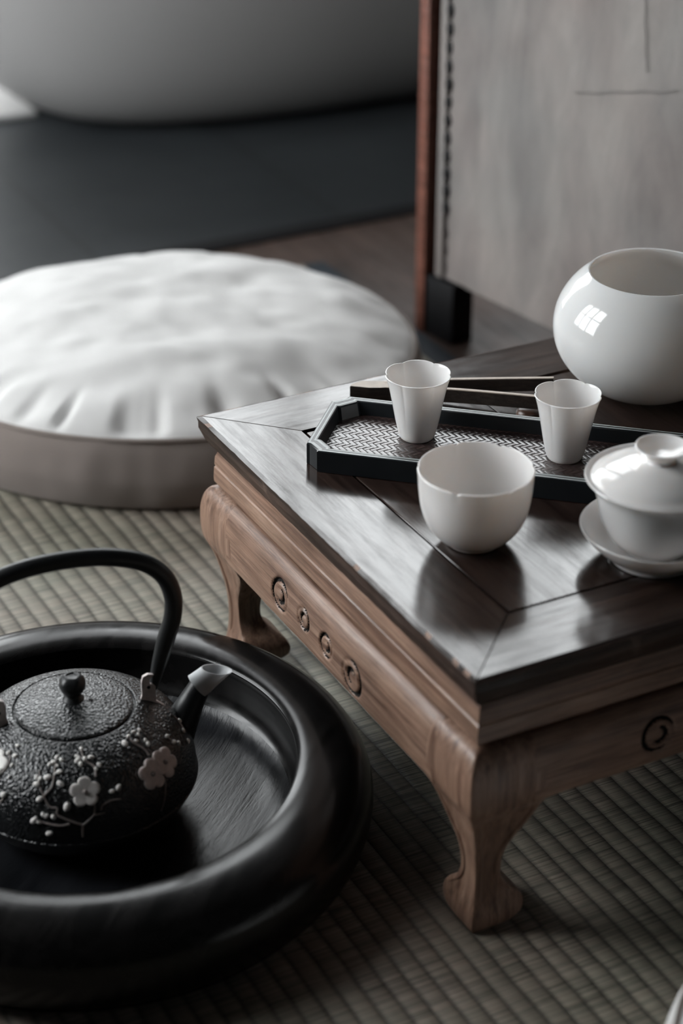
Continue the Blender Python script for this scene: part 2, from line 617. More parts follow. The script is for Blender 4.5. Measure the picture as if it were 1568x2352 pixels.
box(bm, B0, B1, d[0], d[1], FZ - 0.05, d[2]); box(bm, B0, B1, d[0], d[1], d[3], CEIL)
structure('wall_back', bm, M['wall'])
bm = bmesh.new()
for q in range(4):
    y = w[0] + 0.025 + (w[1] - w[0] - 0.05) * q / 3
    box(bm, B0 + 0.03, B1 - 0.03, y - 0.025, y + 0.025, w[2], w[3])
for z in (w[2] + 0.025, w[3] - 0.025):
    box(bm, B0 + 0.03, B1 - 0.03, w[0], w[1], z - 0.025, z + 0.025)
structure('window_1', bm, M['win_frame'])
bm = bmesh.new()
for y in (d[0] + 0.03, d[1] - 0.03):
    box(bm, B0 + 0.03, B1 - 0.03, y - 0.03, y + 0.03, d[2], d[3])
for z in (d[2] + 0.03, 2.1, d[3] - 0.03):
    box(bm, B0 + 0.03, B1 - 0.03, d[0], d[1], z - 0.03, z + 0.03)
structure('door_1', bm, M['win_frame'])
w = WIN_LEFT
bm = bmesh.new()
L0, L1 = LEFT - 0.12, LEFT
box(bm, BACK - 0.12, w[0], L0, L1, FZ - 0.05, CEIL); box(bm, w[1], FRONT + 0.12, L0, L1, FZ - 0.05, CEIL)
box(bm, w[0], w[1], L0, L1, FZ - 0.05, w[2]); box(bm, w[0], w[1], L0, L1, w[3], CEIL)
structure('wall_left', bm, M['wall'])
bm = bmesh.new()
for q in range(4):
    x = w[0] + 0.025 + (w[1] - w[0] - 0.05) * q / 3
    box(bm, x - 0.025, x + 0.025, L0 + 0.03, L1 - 0.03, w[2], w[3])
for z in (w[2] + 0.025, (w[2] + w[3]) / 2, w[3] - 0.025):
    box(bm, w[0], w[1], L0 + 0.03, L1 - 0.03, z - 0.025, z + 0.025)
structure('window_2', bm, M['win_frame'])
bm = bmesh.new(); box(bm, BACK - 0.12, FRONT + 0.12, RIGHT, RIGHT + 0.12, FZ - 0.05, CEIL)
structure('wall_right', bm, M['wall'])
bm = bmesh.new(); box(bm, FRONT, FRONT + 0.12, LEFT, RIGHT, FZ - 0.05, CEIL)
structure('wall_front', bm, M['wall'])

# ---------------------------------------------------------------- tatami mat
T_END, T_SIDE = -0.871, 0.545
mat_root = empty('tatami_mat', (A0.x, A0.y, FZ), PHI, 'large woven rush tatami mat covering the floor under the table and cushions', 'mat')
bm = bmesh.new(); box(bm, T_END, FRONT - 0.02, LEFT + 0.02, T_SIDE, 0.0, 0.0115, 0.002)
link('rush_surface', bm, M['tatami'], mat_root)
bm = bmesh.new(); box(bm, T_END, FRONT - 0.02, T_SIDE, T_SIDE + 0.034, 0.0, 0.0118, 0.003)
tag(link('cloth_border', bm, M['border'], mat_root), 'dark indigo cloth edging')

# ---------------------------------------------------------------- bathtub
tub = empty('bathtub', RW(-1.765, 1.06, FZ), PHI + pi / 2, 'large rounded white freestanding bathtub on the dark stone tiles', 'bathtub')
bm = bmesh.new()
# local X is the long direction
TP = [(0.50, 0.20, 0.0), (0.56, 0.245, 0.004), (0.62, 0.285, 0.025), (0.68, 0.32, 0.07), (0.74, 0.35, 0.14), (0.80, 0.375, 0.24), (0.86, 0.395, 0.38), (0.90, 0.41, 0.52),
      (0.905, 0.415, 0.56), (0.895, 0.41, 0.57), (0.87, 0.385, 0.565), (0.82, 0.35, 0.45), (0.74, 0.31, 0.25), (0.60, 0.24, 0.12), (0.35, 0.14, 0.09)]
TP = catmull(TP, 4)
rows = []
SEG = 96
for a, b, z in TP:
    row = []
    for k in range(SEG):
        th = 2 * pi * k / SEG
        e = 2 / 2.5
        cx = abs(cos(th)) ** e * (1 if cos(th) >= 0 else -1)
        sy = abs(sin(th)) ** e * (1 if sin(th) >= 0 else -1)
        row.append(bm.verts.new((a * cx, b * sy, z)))
    rows.append(row)
for p, q in zip(rows[:-1], rows[1:]):
    for k in range(SEG):
        bm.faces.new((p[k], p[(k + 1) % SEG], q[(k + 1) % SEG], q[k]))
bm.faces.new(rows[0][::-1]); bm.faces.new(rows[-1])
link('tub_shell', bm, M['tub_white'], tub)

fpatch = empty('bright_floor_patch', RW(-1.86, 0.24, FZ), PHI, 'pale slab added as the bright patch on the dark tiles beside the left end of the bathtub', 'mat')  # added pale slab standing in for light on the floor tiles
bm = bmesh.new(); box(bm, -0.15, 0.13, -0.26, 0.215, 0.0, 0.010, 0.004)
link('patch_pad', bm, M['linen'], fpatch)

# ---------------------------------------------------------------- low canvas screen
S0 = Vector((0.0985, 2.556)); SD = Vector((0.594, -0.804)); ANG = atan2(SD.y, SD.x)
scr = empty('canvas_screen', (S0.x, S0.y, FZ), ANG, 'low standing screen of worn grey canvas with studded edge and dark wooden frame', 'screen')
# local X along the screen, local Y behind it is +Y (away from the camera)
SL, SH = 0.95, 0.615
FT = 0.086   # height of the panel's bottom edge
bm = bmesh.new(); box(bm, 0.0, 0.019, 0.0, 0.035, 0.0, SH + 0.01, 0.003)
tag(link('stile', bm, M['red_wood'], scr), 'reddish wooden upright')
bm = bmesh.new(); box(bm, SL - 0.019, SL, 0.0, 0.035, 0.0, SH + 0.01, 0.003)
link('stile', bm, M['red_wood'], scr)
for x in (0.019, SL - 0.075):
    bm = bmesh.new(); box(bm, x, x + 0.056, 0.004, 0.04, 0.0, FT - 0.002, 0.002)
    link('foot', bm, M['dark_wood'], scr)
bm = bmesh.new(); box(bm, 0.019, SL - 0.019, 0.02, 0.034, FT - 0.002, SH, 0.002)
link('back_board', bm, M['dark_wood'], scr)
bm = bmesh.new(); box(bm, 0.0, SL, -0.002, 0.04, SH, SH + 0.022, 0.003)
link('top_rail', bm, M['dark_wood'], scr)
# canvas: a slightly undulating sheet with thickness
bm = bmesh.new()
NX, NZ = 90, 60
grid = []
x0, x1 = 0.052, SL - 0.03
for i in range(NX + 1):
    col_ = []
    for j in range(NZ + 1):
        x = x0 + (x1 - x0) * i / NX; z = FT + 0.002 + (SH - FT - 0.004) * j / NZ
        y = 0.010 - 0.0035 * noise.noise(Vector((x * 9, z * 5, 1.3))) - 0.002 * noise.noise(Vector((x * 30, z * 22, 4)))
        xx = x
        if i == 0:
            xx += 0.0022 * sin(z * 2 * pi / 0.024)
        col_.append(bm.verts.new((xx, y, z)))
    grid.append(col_)
for i in range(NX):
    for j in range(NZ):
        bm.faces.new((grid[i][j], grid[i + 1][j], grid[i + 1][j + 1], grid[i][j + 1]))
geo = bmesh.ops.extrude_face_region(bm, geom=bm.faces[:])
for v in [g for g in geo['geom'] if isinstance(g, bmesh.types.BMVert)]:
    v.co.y = 0.0195
link('canvas_panel', bm, M['canvas'], scr)
# seams stitched across the canvas
bm = bmesh.new()
for (xa, xb, z) in ((0.2825, 0.4450, 0.398),):
    tube(bm, [(xa + (xb - xa) * i / 20, 0.0068 - 0.0035 * noise.noise(Vector(((xa + (xb - xa) * i / 20) * 9, z * 5, 1.3))), z + 0.0425 * i / 20 + 0.001 * sin(i)) for i in range(21)], 0.0007, 6)
tube(bm, [(0.398 - 0.014 * i / 20 + 0.001 * sin(i), 0.0068 - 0.0035 * noise.noise(Vector((0.39 * 9, (0.45 + 0.1 * i / 20) * 5, 1.3))), 0.45 + 0.1 * i / 20) for i in range(21)], 0.0007, 6)
link('seam', bm, M['seam'], scr)
bm = bmesh.new(); box(bm, 0.032, 0.046, 0.008, 0.0205, FT, SH, 0.002)
tag(link('edge_strip', bm, M['canvas'], scr), 'pale strip beside the studs')
for k in range(22):
    z = FT + 0.10 + 0.0235 * k
    if z > SH - 0.01:
        break
    bm = bmesh.new(); ball(bm, (0.0505, 0.0085, z), 0.0072, 12, 8, (0.8, 0.55, 1.25))
    link('stud', bm, M['dark_wood'], scr)

# ---------------------------------------------------------------- cushions
def cushion_mesh(Rb, Hs, top, seed, front, asp=1.0):
    """round floor cushion: side band, seam, puffed wrinkled top; front = angle of the deepest puckers"""
    bs = bmesh.new()
    prof = [(0.0, 0.0), (Rb * 0.80, 0.0), (Rb * 0.955, 0.002), (Rb * 0.985, 0.012), (Rb * 1.0, 0.03), (Rb * 1.003, Hs * 0.5), (Rb * 0.99, Hs * 0.8), (Rb * 0.972, Hs * 0.97), (Rb * 0.965, Hs)]

    def mod(r, z, th, i):
        d = 0.004 * noise.noise(Vector((cos(th) * 3, sin(th) * 3, z * 14 + seed))) + 0.0025 * noise.noise(Vector((cos(th) * 11, sin(th) * 11, z * 20 + seed)))
        return r + d * min(1, z / 0.02), z + (0.004 * noise.noise(Vector((cos(th) * 2.2, sin(th) * 2.2, seed))) if z > 0.04 else 0)
    lathe(bs, catmull(prof, 4)[0:], 220, mod)
    bt = bmesh.new()
    N = 64
    prof = []
    for i in range(N + 1):
        t = i / N
        prof.append((Rb * 0.966 * (1 - t), t))

    def modt(r, t, th, i):
        u = min(1.0, r / (Rb * 0.966))
        base = Hs + (top - Hs) * (1 - u ** 2.3) ** 0.72
        x, y = r * cos(th), r * sin(th)
        e = (1 - u ** 6) ** 0.5
        # soft folds
        f = 0.010 * noise.noise(Vector((x * 5 + seed, y * 9, 0.2))) + 0.008 * noise.noise(Vector((x * 9 + y * 4, y * 15 - x * 5 + seed, 3)))
        f += 0.0026 * noise.noise(Vector((x * 26, y * 34 + seed, 7)))
        # puckers gathered in by the seam
        dv = abs((th - front + pi) % (2 * pi) - pi)
        amp = 0.005 + 0.017 * exp(-(dv / 0.8) ** 2)
        ph = th * 23 + 6 * noise.noise(Vector((cos(th) * 5, sin(th) * 5, seed + 2)))
        g = (0.5 + 0.5 * sin(ph)) ** 4 * (0.4 + 0.9 * abs(noise.noise(Vector((cos(th) * 8, sin(th) * 8, seed + 9)))) * 1.6)
        wgt = exp(-((u - 0.945) / (0.045 if u > 0.945 else 0.11)) ** 2)
        f -= amp * g * wgt * 1.5
        z = base + f * e
        z += (1 - e) * 0.004 * noise.noise(Vector((cos(th) * 2.2, sin(th) * 2.2, seed)))
        return r, z
    lathe(bt, prof, 300, modt)
    for v in bt.verts:
        if hypot(v.co.x, v.co.y) < 1e-6:
            v.co.z = top
    bp = bmesh.new()
    pts = []
    n = 160
    rings = []
    for k in range(n):
        th = 2 * pi * k / n
        r = Rb * 0.968
        z = Hs + 0.004 * noise.noise(Vector((cos(th) * 2.2, sin(th) * 2.2, seed)))
        c = Vector((r * cos(th), r * sin(th), z)); er = Vector((cos(th), sin(th), 0))
        rings.append([bp.verts.new(c + er * 0.003 * cos(2 * pi * q / 8) + Vector((0, 0, 0.003 * sin(2 * pi * q / 8)))) for q in range(8)])
    for k in range(n):
        a, b = rings[k], rings[(k + 1) % n]
        for q in range(8):
            bp.faces.new((a[q], b[q], b[(q + 1) % 8], a[(q + 1) % 8]))
    for b_ in (bs, bt, bp):
        for v in b_.verts:
            v.co.y *= asp
    return bs, bt, bp


for (cx, cy, Rb, asp, seed, front, label) in (
        (-0.215, 2.285, 0.315, 0.873, 1.0, radians(-85), 'big round off-white linen floor cushion on the mat behind the tea table'),
        (0.545, 1.035, 0.325, 0.9, 5.0, radians(150), 'pale round floor cushion just peeking in at the bottom right corner')):
    cu = empty('floor_cushion', (cx, cy, 0.0), 0, label, 'cushion', 'round linen floor cushions')
    bs, bt, bp = cushion_mesh(Rb, 0.088, 0.148, seed, front, asp)
    link('side_band', bs, M['linen_shaded'] if seed < 3 else M['linen_pale'], cu)
    link('top_cover', bt, M['linen'], cu, auto=80)
    link('piping', bp, M['linen_shaded'], cu)

# ---------------------------------------------------------------- tea table
W2 = 0.51311 / 2
TH = 0.26
tc_ = RW(W2, W2, 0.0)
table = empty('tea_table', tc_, PHI, 'low square dark wooden tea table with curved legs and carved aprons', 'table')
FW = 0.0755
G = 0.0017
for q in range(4):
    # frame board along local X at the -Y side, mitred; turned for the other sides
    bm = bmesh.new()
    lay = [(0.000, TH - 0.0015), (0.0012, TH - 0.0060), (0.0012, TH - 0.012), (0.006, TH - 0.024), (0.011, TH - 0.031)]
    top_in = W2 - FW
    zs = [(-W2 + 0.0012, TH)] + [(-W2 + a, z) for a, z in lay]
    # build cross-section loop in Y,Z and run it between the two mitre planes (x = +-|y|)
    sec = [(-top_in - G, TH - 0.0006), (-W2 + 0.004, TH)] + [(-W2 + a, z) for a, z in lay] + [(-top_in - G, TH - 0.031)]
    n = 60 if q in (0, 3) else 4
    rings = []
    for i in range(n + 1):
        s = -1 + 2 * i / n
        ring = []
        for j, (y, z) in enumerate(sec):
            half = abs(y) - 0.0009
            x = half * s
            dz = dy = 0.0
            if 1 <= j <= 6:
                dy = 0.0010 * max(0, noise.noise(Vector((x * 60 + q * 9, 3.3, j * 0.5)))) + 0.0008 * max(0, noise.noise(Vector((x * 170 + q * 9, 8.3, j * 0.9))))
            ring.append(bm.verts.new((x, y + dy, z + dz)))
        rings.append(ring)
    m = len(sec)
    for a, b in zip(rings[:-1], rings[1:]):
        for j in range(m):
            bm.faces.new((a[j], b[j], b[(j + 1) % m], a[(j + 1) % m]))
    bm.faces.new(rings[0]); bm.faces.new(rings[-1][::-1])
    for f in bm.faces:
        f.normal_update()
    bmesh.ops.recalc_face_normals(bm, faces=bm.faces)
    for f in bm.faces:
        f.material_index = 0 if f.normal.z > 0.93 else (2 if (f.normal.z > 0.1 and f.calc_center_median().z > TH - 0.008) else 1)
    link('frame_board', bm, [M['top_wood'], M['edge_wood'], M['side_wood']], table, rot=(0, 0, q * pi / 2), auto=12)
pi_ = W2 - FW
bm = bmesh.new(); box(bm, -pi_ + 0.0036, pi_ - 0.0010, -pi_ + 0.0010, -0.0006, TH - 0.02, TH - 0.0008, 0.0008, 1)
link('panel_board', bm, M['top_wood'], table)
bm = bmesh.new(); box(bm, -pi_ + 0.0036, pi_ - 0.0010, 0.0006, pi_ - 0.0010, TH - 0.02, TH - 0.0008, 0.0008, 1)
link('panel_board', bm, M['top_wood'], table)
bm = bmesh.new(); box(bm, -pi_ - 0.02, pi_ + 0.02, -pi_ - 0.02, pi_ + 0.02, TH - 0.030, TH - 0.018)
link('under_board', bm, M['gap'], table, smooth=False)

# waist
ZW0, ZW1 = 0.1885, TH - 0.029
for q in range(4):
    bm = bmesh.new()
    sec = [(0.016, ZW1), (0.0155, ZW1 - 0.004), (0.0125, ZW1 - 0.012), (0.0120, ZW1 - 0.020), (0.0128, ZW1 - 0.0215), (0.0118, ZW1 - 0.023), (0.0112, ZW1 - 0.033), (0.0114, ZW0 + 0.0042), (0.0122, ZW0 + 0.0030), (0.0190, ZW0 + 0.0026), (0.0190, ZW0), (0.045, ZW0), (0.045, ZW1)]
    rings = []
    for s in (-1, 1):
        rings.append([bm.verts.new((s * (W2 - a - 0.0002), -W2 + a, z)) for a, z in sec])
    m = len(sec)
    for j in range(m):
        bm.faces.new((rings[0][j], rings[1][j], rings[1][(j + 1) % m], rings[0][(j + 1) % m]))
    bm.faces.new(rings[0]); bm.faces.new(rings[1])
    link('waist_rail', bm, M['side_wood'], table, rot=(0, 0, q * pi / 2), auto=25)

# apron with four ring carvings cut into its face
AP = [(0.0150, 0.1890), (0.0110, 0.1885), (0.0062, 0.1835), (0.0028, 0.1760), (0.0008, 0.1670), (0.0000, 0.1570), (0.0000, 0.1460), (0.0004, 0.1360), (0.0018, 0.1290)]
APF = catmull(AP, 9)
RINGS = [(-0.0800, 0.1560, 0.0160), (-0.0330, 0.1570, 0.0112), (0.0110, 0.1535, 0.0118), (0.0580, 0.1490, 0.0170)]


def apron_depth(x, z):
    d = 0.0
    for k, (cx, cz, r) in enumerate(RINGS):
        rr = hypot(x - cx, z - cz)
        if rr > r * 1.2:
            continue
        a = atan2(z - cz, x - cx)
        # outer groove, open on one side, and an inner half-groove
        g1 = exp(-((rr - r * 0.92) / (0.10 * r + 0.0004)) ** 2) * (0.12 + 0.88 * (0.5 + 0.5 * cos(a - radians(-35 if k % 2 else 160))) ** 0.6)
        g2 = exp(-((rr - r * 0.42) / (0.12 * r + 0.0004)) ** 2) * (1.0 * (0.5 + 0.5 * cos(a - radians(150 if k % 2 else -20))))
        d = max(d, 0.0036 * g1, 0.0034 * g2)
    return d


bm = bmesh.new()
NXA = 560
XA = W2 - 0.060
cols = []
for i in range(NXA + 1):
    x = -XA + 2 * XA * i / NXA
    col_ = []
    ex = abs(x) / XA
    for (a, z) in APF:
        zz = z
        if z < 0.150:
            # lower edge drops gently towards the legs and in a soft lobe round the outer rings
            k = (0.150 - z) / 0.021
            drop = 0.0015 * max(0, (ex - 0.90) / 0.10) ** 1.5
            for (cx, cz, r) in (RINGS[0], RINGS[3]):
                drop += max(0, (cz - r * 1.02) - 0.129) * 0
                low = 0.129 - (cz - r * 1.12)
                if low > 0:
                    drop += low * exp(-((x - cx) / (0.8 * r)) ** 4)
            drop += 0.0006 * noise.noise(Vector((x * 40, 0, 2)))
            zz = z - drop * k
        y = -W2 + a + apron_depth(x, zz) + 0.0006 * noise.noise(Vector((x * 14, zz * 40, 5)))
        col_.append(bm.verts.new((x, y, zz)))
    zb = col_[-1].co.z
    col_.append(bm.verts.new((x, -W2 + 0.008, zb - 0.001)))
    col_.append(bm.verts.new((x, -W2 + 0.024, zb)))
    col_.append(bm.verts.new((x, -W2 + 0.024, 0.189)))
    cols.append(col_)
m = len(cols[0])
for a, b in zip(cols[:-1], cols[1:]):
    for j in range(m):
        bm.faces.new((a[j], b[j], b[(j + 1) % m], a[(j + 1) % m]))
bm.faces.new(cols[0]); bm.faces.new(cols[-1][::-1])
bmesh.ops.recalc_face_normals(bm, faces=bm.faces)
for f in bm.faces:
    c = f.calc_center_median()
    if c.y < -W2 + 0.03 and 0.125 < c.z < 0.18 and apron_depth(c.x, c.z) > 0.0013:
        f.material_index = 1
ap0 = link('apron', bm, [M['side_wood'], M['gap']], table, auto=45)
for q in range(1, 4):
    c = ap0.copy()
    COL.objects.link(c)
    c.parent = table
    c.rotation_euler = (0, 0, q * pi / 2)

# legs: outer corner inset o(z), inner edge i(z)
LEGO = [(0.1890, 0.0150), (0.1885, 0.0110), (0.1835, 0.0062), (0.1760, 0.0028), (0.1670, 0.0008), (0.1570, 0.0), (0.1460, 0.0), (0.1360, 0.0008), (0.128, 0.0028), (0.115, 0.0085), (0.100, 0.0125), (0.08, 0.0165), (0.06, 0.0185), (0.04, 0.0185), (0.025, 0.0170), (0.012, 0.0150), (0.004, 0.0150), (0.0, 0.0165)]
LEGI = {0.1890: 0.070, 0.128: 0.0735, 0.122: 0.0730, 0.116: 0.0712, 0.107: 0.0672, 0.098: 0.0610, 0.090: 0.0555, 0.082: 0.0500, 0.074: 0.0462, 0.066: 0.0446, 0.057: 0.0440, 0.049: 0.0446, 0.042: 0.0475, 0.036: 0.0520, 0.030: 0.0590, 0.024: 0.0640, 0.018: 0.0658, 0.010: 0.0642, 0.005: 0.0595, 0.002: 0.0540, 0.0: 0.0470}


def interp(tab, z):
    tab = sorted(tab)
    if z <= tab[0][0]: return tab[0][1]
    for (a, b), (c, d) in zip(tab[:-1], tab[1:]):
        if z <= c:
            t = (z - a) / (c - a)
            return b + (d - b) * t
    return tab[-1][1]


bm = bmesh.new()
LI = sorted(LEGI.items())
rings = []
zl = [0.189 * (1 - (i / 75)) for i in range(76)]
LO = catmull([(z, o) for z, o in LEGO[::-1]], 3)
LIc = catmull(LI, 3)
for z in zl:
    o = interp(LO, z); i_ = interp(LIc, z)
    k = min(1, max(0, (0.126 - z) / 0.012)) * min(1, max(0, (z - 0.012) / 0.02))
    gd = 0.0016 * k
    b = 0.0016
    w_ = i_ - o
    bead = 0.0062
    inn = o + w_ * 0.55
    # along the -Y face from inner edge to the outer corner, then along the -X face; local corner at origin, inside = +
    face = [(i_, o + 0.004), (i_ - 0.0012, o + 0.0008), (i_ - 0.003, o), (i_ - bead, o), (i_ - bead - 0.0016, o + gd), (o + w_ * 0.5, o + gd * 1.2), (o + bead + 0.0016, o + gd), (o + bead, o), (o + b, o)]
    ring = face + [(o + b * 0.3, o + b * 0.3)] + [(y, x) for x, y in face[::-1]] + [(o + 0.016, i_), (i_ - 0.006, i_), (i_ - 0.0015, i_ - 0.0015), (i_, i_ - 0.006), (i_, o + 0.016)]
    rings.append([bm.verts.new((x, y, z)) for x, y in ring])
m = len(rings[0])
for a, b in zip(rings[:-1], rings[1:]):
    for j in range(m):
        bm.faces.new((a[j], a[(j + 1) % m], b[(j + 1) % m], b[j]))
bm.faces.new(rings[0]); bm.faces.new(rings[-1])
for v in bm.verts:
    v.co.x -= W2; v.co.y -= W2
leg0 = link('leg', bm, M['leg_wood'], table, auto=40)
for q in range(1, 4):
    c = leg0.copy()
    COL.objects.link(c)
    c.parent = table
    c.rotation_euler = (0, 0, q * pi / 2)

# ---------------------------------------------------------------- serving tray
NLp = Vector((-0.0345, 1.6230)); tang = radians(-14.3)
tray = empty('serving_tray', (NLp.x, NLp.y, TH), tang, 'long black lacquered tray with pale rim lines and woven base on the tea table', 'tray')
TL, TW, THk = 0.372, 0.1165, 0.0205


def tray_outline(ins, notch=0.0):
    c = 0.013 + 0.35 * ins
    a, b = ins, ins
    pts = []
    for (sx, sy) in ((0, 0), (1, 0), (1, 1), (0, 1)):
        X = TL - a if sx else a
        Y = TW - b if sy else b
        dx = -1 if sx else 1
        dy = -1 if sy else 1
        c0 = [(X, Y + dy * c), (X + dx * c, Y)]
        if notch:
            n_ = notch
            c0 = [(X, Y + dy * c), (X + dx * n_, Y + dy * (c - n_ * 0.2)), (X + dx * (c - n_ * 0.2), Y + dy * n_), (X + dx * c, Y)]
        if (sx, sy) in ((1, 0), (0, 1)):
            c0 = c0[::-1]
        pts += c0
    return pts


bm = bmesh.new()


def tray_ring(bm, o1, z1, o2, z2):
    A_ = [bm.verts.new((x, y, z1)) for x, y in o1]
    B_ = [bm.verts.new((x, y, z2)) for x, y in o2]
    n = len(A_)
    for i in range(n):
        bm.faces.new((A_[i], A_[(i + 1) % n], B_[(i + 1) % n], B_[i]))
    return A_, B_


N_ = 0.003
outs = [(tray_outline(0.0, N_), 0.0), (tray_outline(0.0, N_), THk - 0.0008), (tray_outline(0.0009, N_), THk), (tray_outline(0.0075, N_), THk), (tray_outline(0.0085, N_), THk - 0.001), (tray_outline(0.0105, N_), 0.0065)]
prev = None
for o_, z_ in outs:
    cur = [bm.verts.new((x, y, z_)) for x, y in o_]
    if prev:
        n = len(cur)
        for i in range(n):
            bm.faces.new((prev[i], prev[(i + 1) % n], cur[(i + 1) % n], cur[i]))
    else:
        bm.faces.new(cur)
    prev = cur
bm.faces.new(prev)
link('tray_body', bm, M['ebony'], tray, smooth=True, auto=20)
bm = bmesh.new()
for (i0, i1) in ((0.0010, 0.0028), (0.0050, 0.0066)):
    A_, B_ = tray_ring(bm, tray_outline(i0, N_), THk + 0.00015, tray_outline(i1, N_), THk + 0.00015)
    n = len(A_)
    C_ = [bm.verts.new((v.co.x, v.co.y, THk - 0.0004)) for v in A_]
    D_ = [bm.verts.new((v.co.x, v.co.y, THk - 0.0004)) for v in B_]
    for i in range(n):
        j = (i + 1) % n
        bm.faces.new((A_[i], A_[j], C_[j], C_[i])); bm.faces.new((B_[i], B_[j], D_[j], D_[i])); bm.faces.new((C_[i], C_[j], D_[j], D_[i]))
tag(link('rim_line', bm, M['line'], tray, smooth=False), 'pale double line round the rim')
bm = bmesh.new(); prism(bm, tray_outline(0.0108), 0.0060, 0.0080)
tag(link('woven_base', bm, M['weave'], tray, smooth=False), 'woven strip base')
TFZ = TH + 0.0080

# ---------------------------------------------------------------- cups
def cup_mesh(rot):
    bm = bmesh.new()
    H = 0.0625
    out = catmull([(0.0, 0.0), (0.0135, 0.0), (0.0158, 0.0012), (0.0172, 0.005), (0.0202, 0.018), (0.0232, 0.034), (0.0262, 0.049), (0.0288, 0.059), (0.0300, 0.0622)], 5)
    inn = catmull([(0.0296, 0.0626), (0.0286, 0.0620), (0.0270, 0.057), (0.0243, 0.047), (0.0212, 0.032), (0.0182, 0.017), (0.0150, 0.008), (0.010, 0.0055), (0.0, 0.005)], 5)

    def mod(r, z, th, i):
        t = max(0.0, min(1, z / H))
        if i > len(out): t = t ** 5
        ph = (th - rot) * 3
        lob = abs(cos(ph)) ** 0.55
        a = 0.010 + 0.052 * t ** 2.2
        zz = z + 0.0011 * (lob - 0.6) * max(0, t - 0.6) / 0.4
        return r * (1 + a * (lob - 0.75)), zz
    lathe(bm, out + inn, 180, mod)
    return bm


for (x, y, rot, label) in ((0.0690, 1.6740, radians(28), 'fluted white porcelain cup nearer the left end of the woven tray'),
                           (0.2000, 1.6330, radians(22), 'fluted white porcelain cup farther right on the tray, close to the lidded bowl')):
    o = link('teacup', cup_mesh(rot), M['porcelain'], None, loc=(x, y, TFZ), auto=60)
    tag(o, label, 'cup', 'fluted tea cups on the tray')

# ---------------------------------------------------------------- lobed pouring bowl
bm = bmesh.new()
out = catmull([(0.0, 0.0008), (0.018, 0.0008), (0.0195, 0.0), (0.0225, 0.0004), (0.0245, 0.003), (0.032, 0.0085), (0.0395, 0.0185), (0.0445, 0.031), (0.0472, 0.047), (0.0482, 0.062), (0.0486, 0.0682)], 5)
inn = catmull([(0.0480, 0.0690), (0.0470, 0.0684), (0.0462, 0.062), (0.0450, 0.046), (0.0422, 0.031), (0.0365, 0.0185), (0.028, 0.010), (0.016, 0.006), (0.0, 0.005)], 5)


def bowl_mod(r, z, th, i):
    t = max(0, (z - 0.052) / 0.017)
    d = 0
    for a in (-112, -58, 5, 62, 108, 172):
        dv = abs((th - radians(a) + pi) % (2 * pi) - pi)
        d = max(d, exp(-(dv / 0.045) ** 2))
    bulge = 0.006 * abs(sin(3 * th + 0.4)) * t
    return r * (1 + bulge - 0.012 * d * t ** 2), z - 0.0016 * d * t


lathe(bm, out + inn, 240, bowl_mod)
tag(link('tea_bowl', bm, M['porcelain'], None, loc=(0.1109, 1.4945, TH), auto=70), 'plain white porcelain bowl with notched rim in front of the tray', 'bowl')

# ---------------------------------------------------------------- lidded bowl on its saucer
ga = empty('lidded_tea_bowl', (0.2586, 1.4693, TH), 0, 'white porcelain lidded tea bowl on a saucer at the right edge', 'tea bowl')
bm = bmesh.new()
lathe(bm, catmull([(0.0, 0.002), (0.033, 0.002), (0.0345, 0.0), (0.0368, 0.0), (0.0380, 0.004), (0.046, 0.0095), (0.0555, 0.0185), (0.0615, 0.0265), (0.0628, 0.0290)], 5)
      + catmull([(0.0622, 0.0298), (0.0608, 0.0287), (0.054, 0.0205), (0.044, 0.0125), (0.034, 0.0085), (0.0, 0.0080)], 5), 160)
link('saucer', bm, M['porcelain'], ga, auto=60)
bm = bmesh.new()
lathe(bm, catmull([(0.0, 0.0088), (0.024, 0.0088), (0.0262, 0.0088), (0.0275, 0.0115), (0.0335, 0.0160), (0.0405, 0.0245), (0.0462, 0.0375), (0.0498, 0.052), (0.0530, 0.064), (0.0580, 0.0715), (0.0612, 0.0742)], 5)
      + catmull([(0.0606, 0.0751), (0.0590, 0.0742), (0.0545, 0.0705), (0.0508, 0.062), (0.0480, 0.051), (0.044, 0.037), (0.037, 0.025), (0.022, 0.016), (0.0, 0.0150)], 5), 160)
link('bowl', bm, M['porcelain'], ga, auto=60)
bm = bmesh.new()
lathe(bm, catmull([(0.0, 0.0845), (0.020, 0.0830), (0.040, 0.0775), (0.0525, 0.0705), (0.0555, 0.0712), (0.0562, 0.0728), (0.0550, 0.0742), (0.0520, 0.0758), (0.0440, 0.0812), (0.030, 0.0862), (0.016, 0.0885), (0.0, 0.0890)], 5), 160)
lid = link('lid', bm, M['porcelain'], ga, auto=60)
bm = bmesh.new()
lathe(bm, catmull([(0.0, 0.0875), (0.0128, 0.0872), (0.0120, 0.0900), (0.0130, 0.0935), (0.0175, 0.0980), (0.0218, 0.1012), (0.0219, 0.1022), (0.0208, 0.1023), (0.0165, 0.0985), (0.0100, 0.0955), (0.0, 0.0948)], 5), 120)
link('lid_knob', bm, M['porcelain'], lid, auto=60)

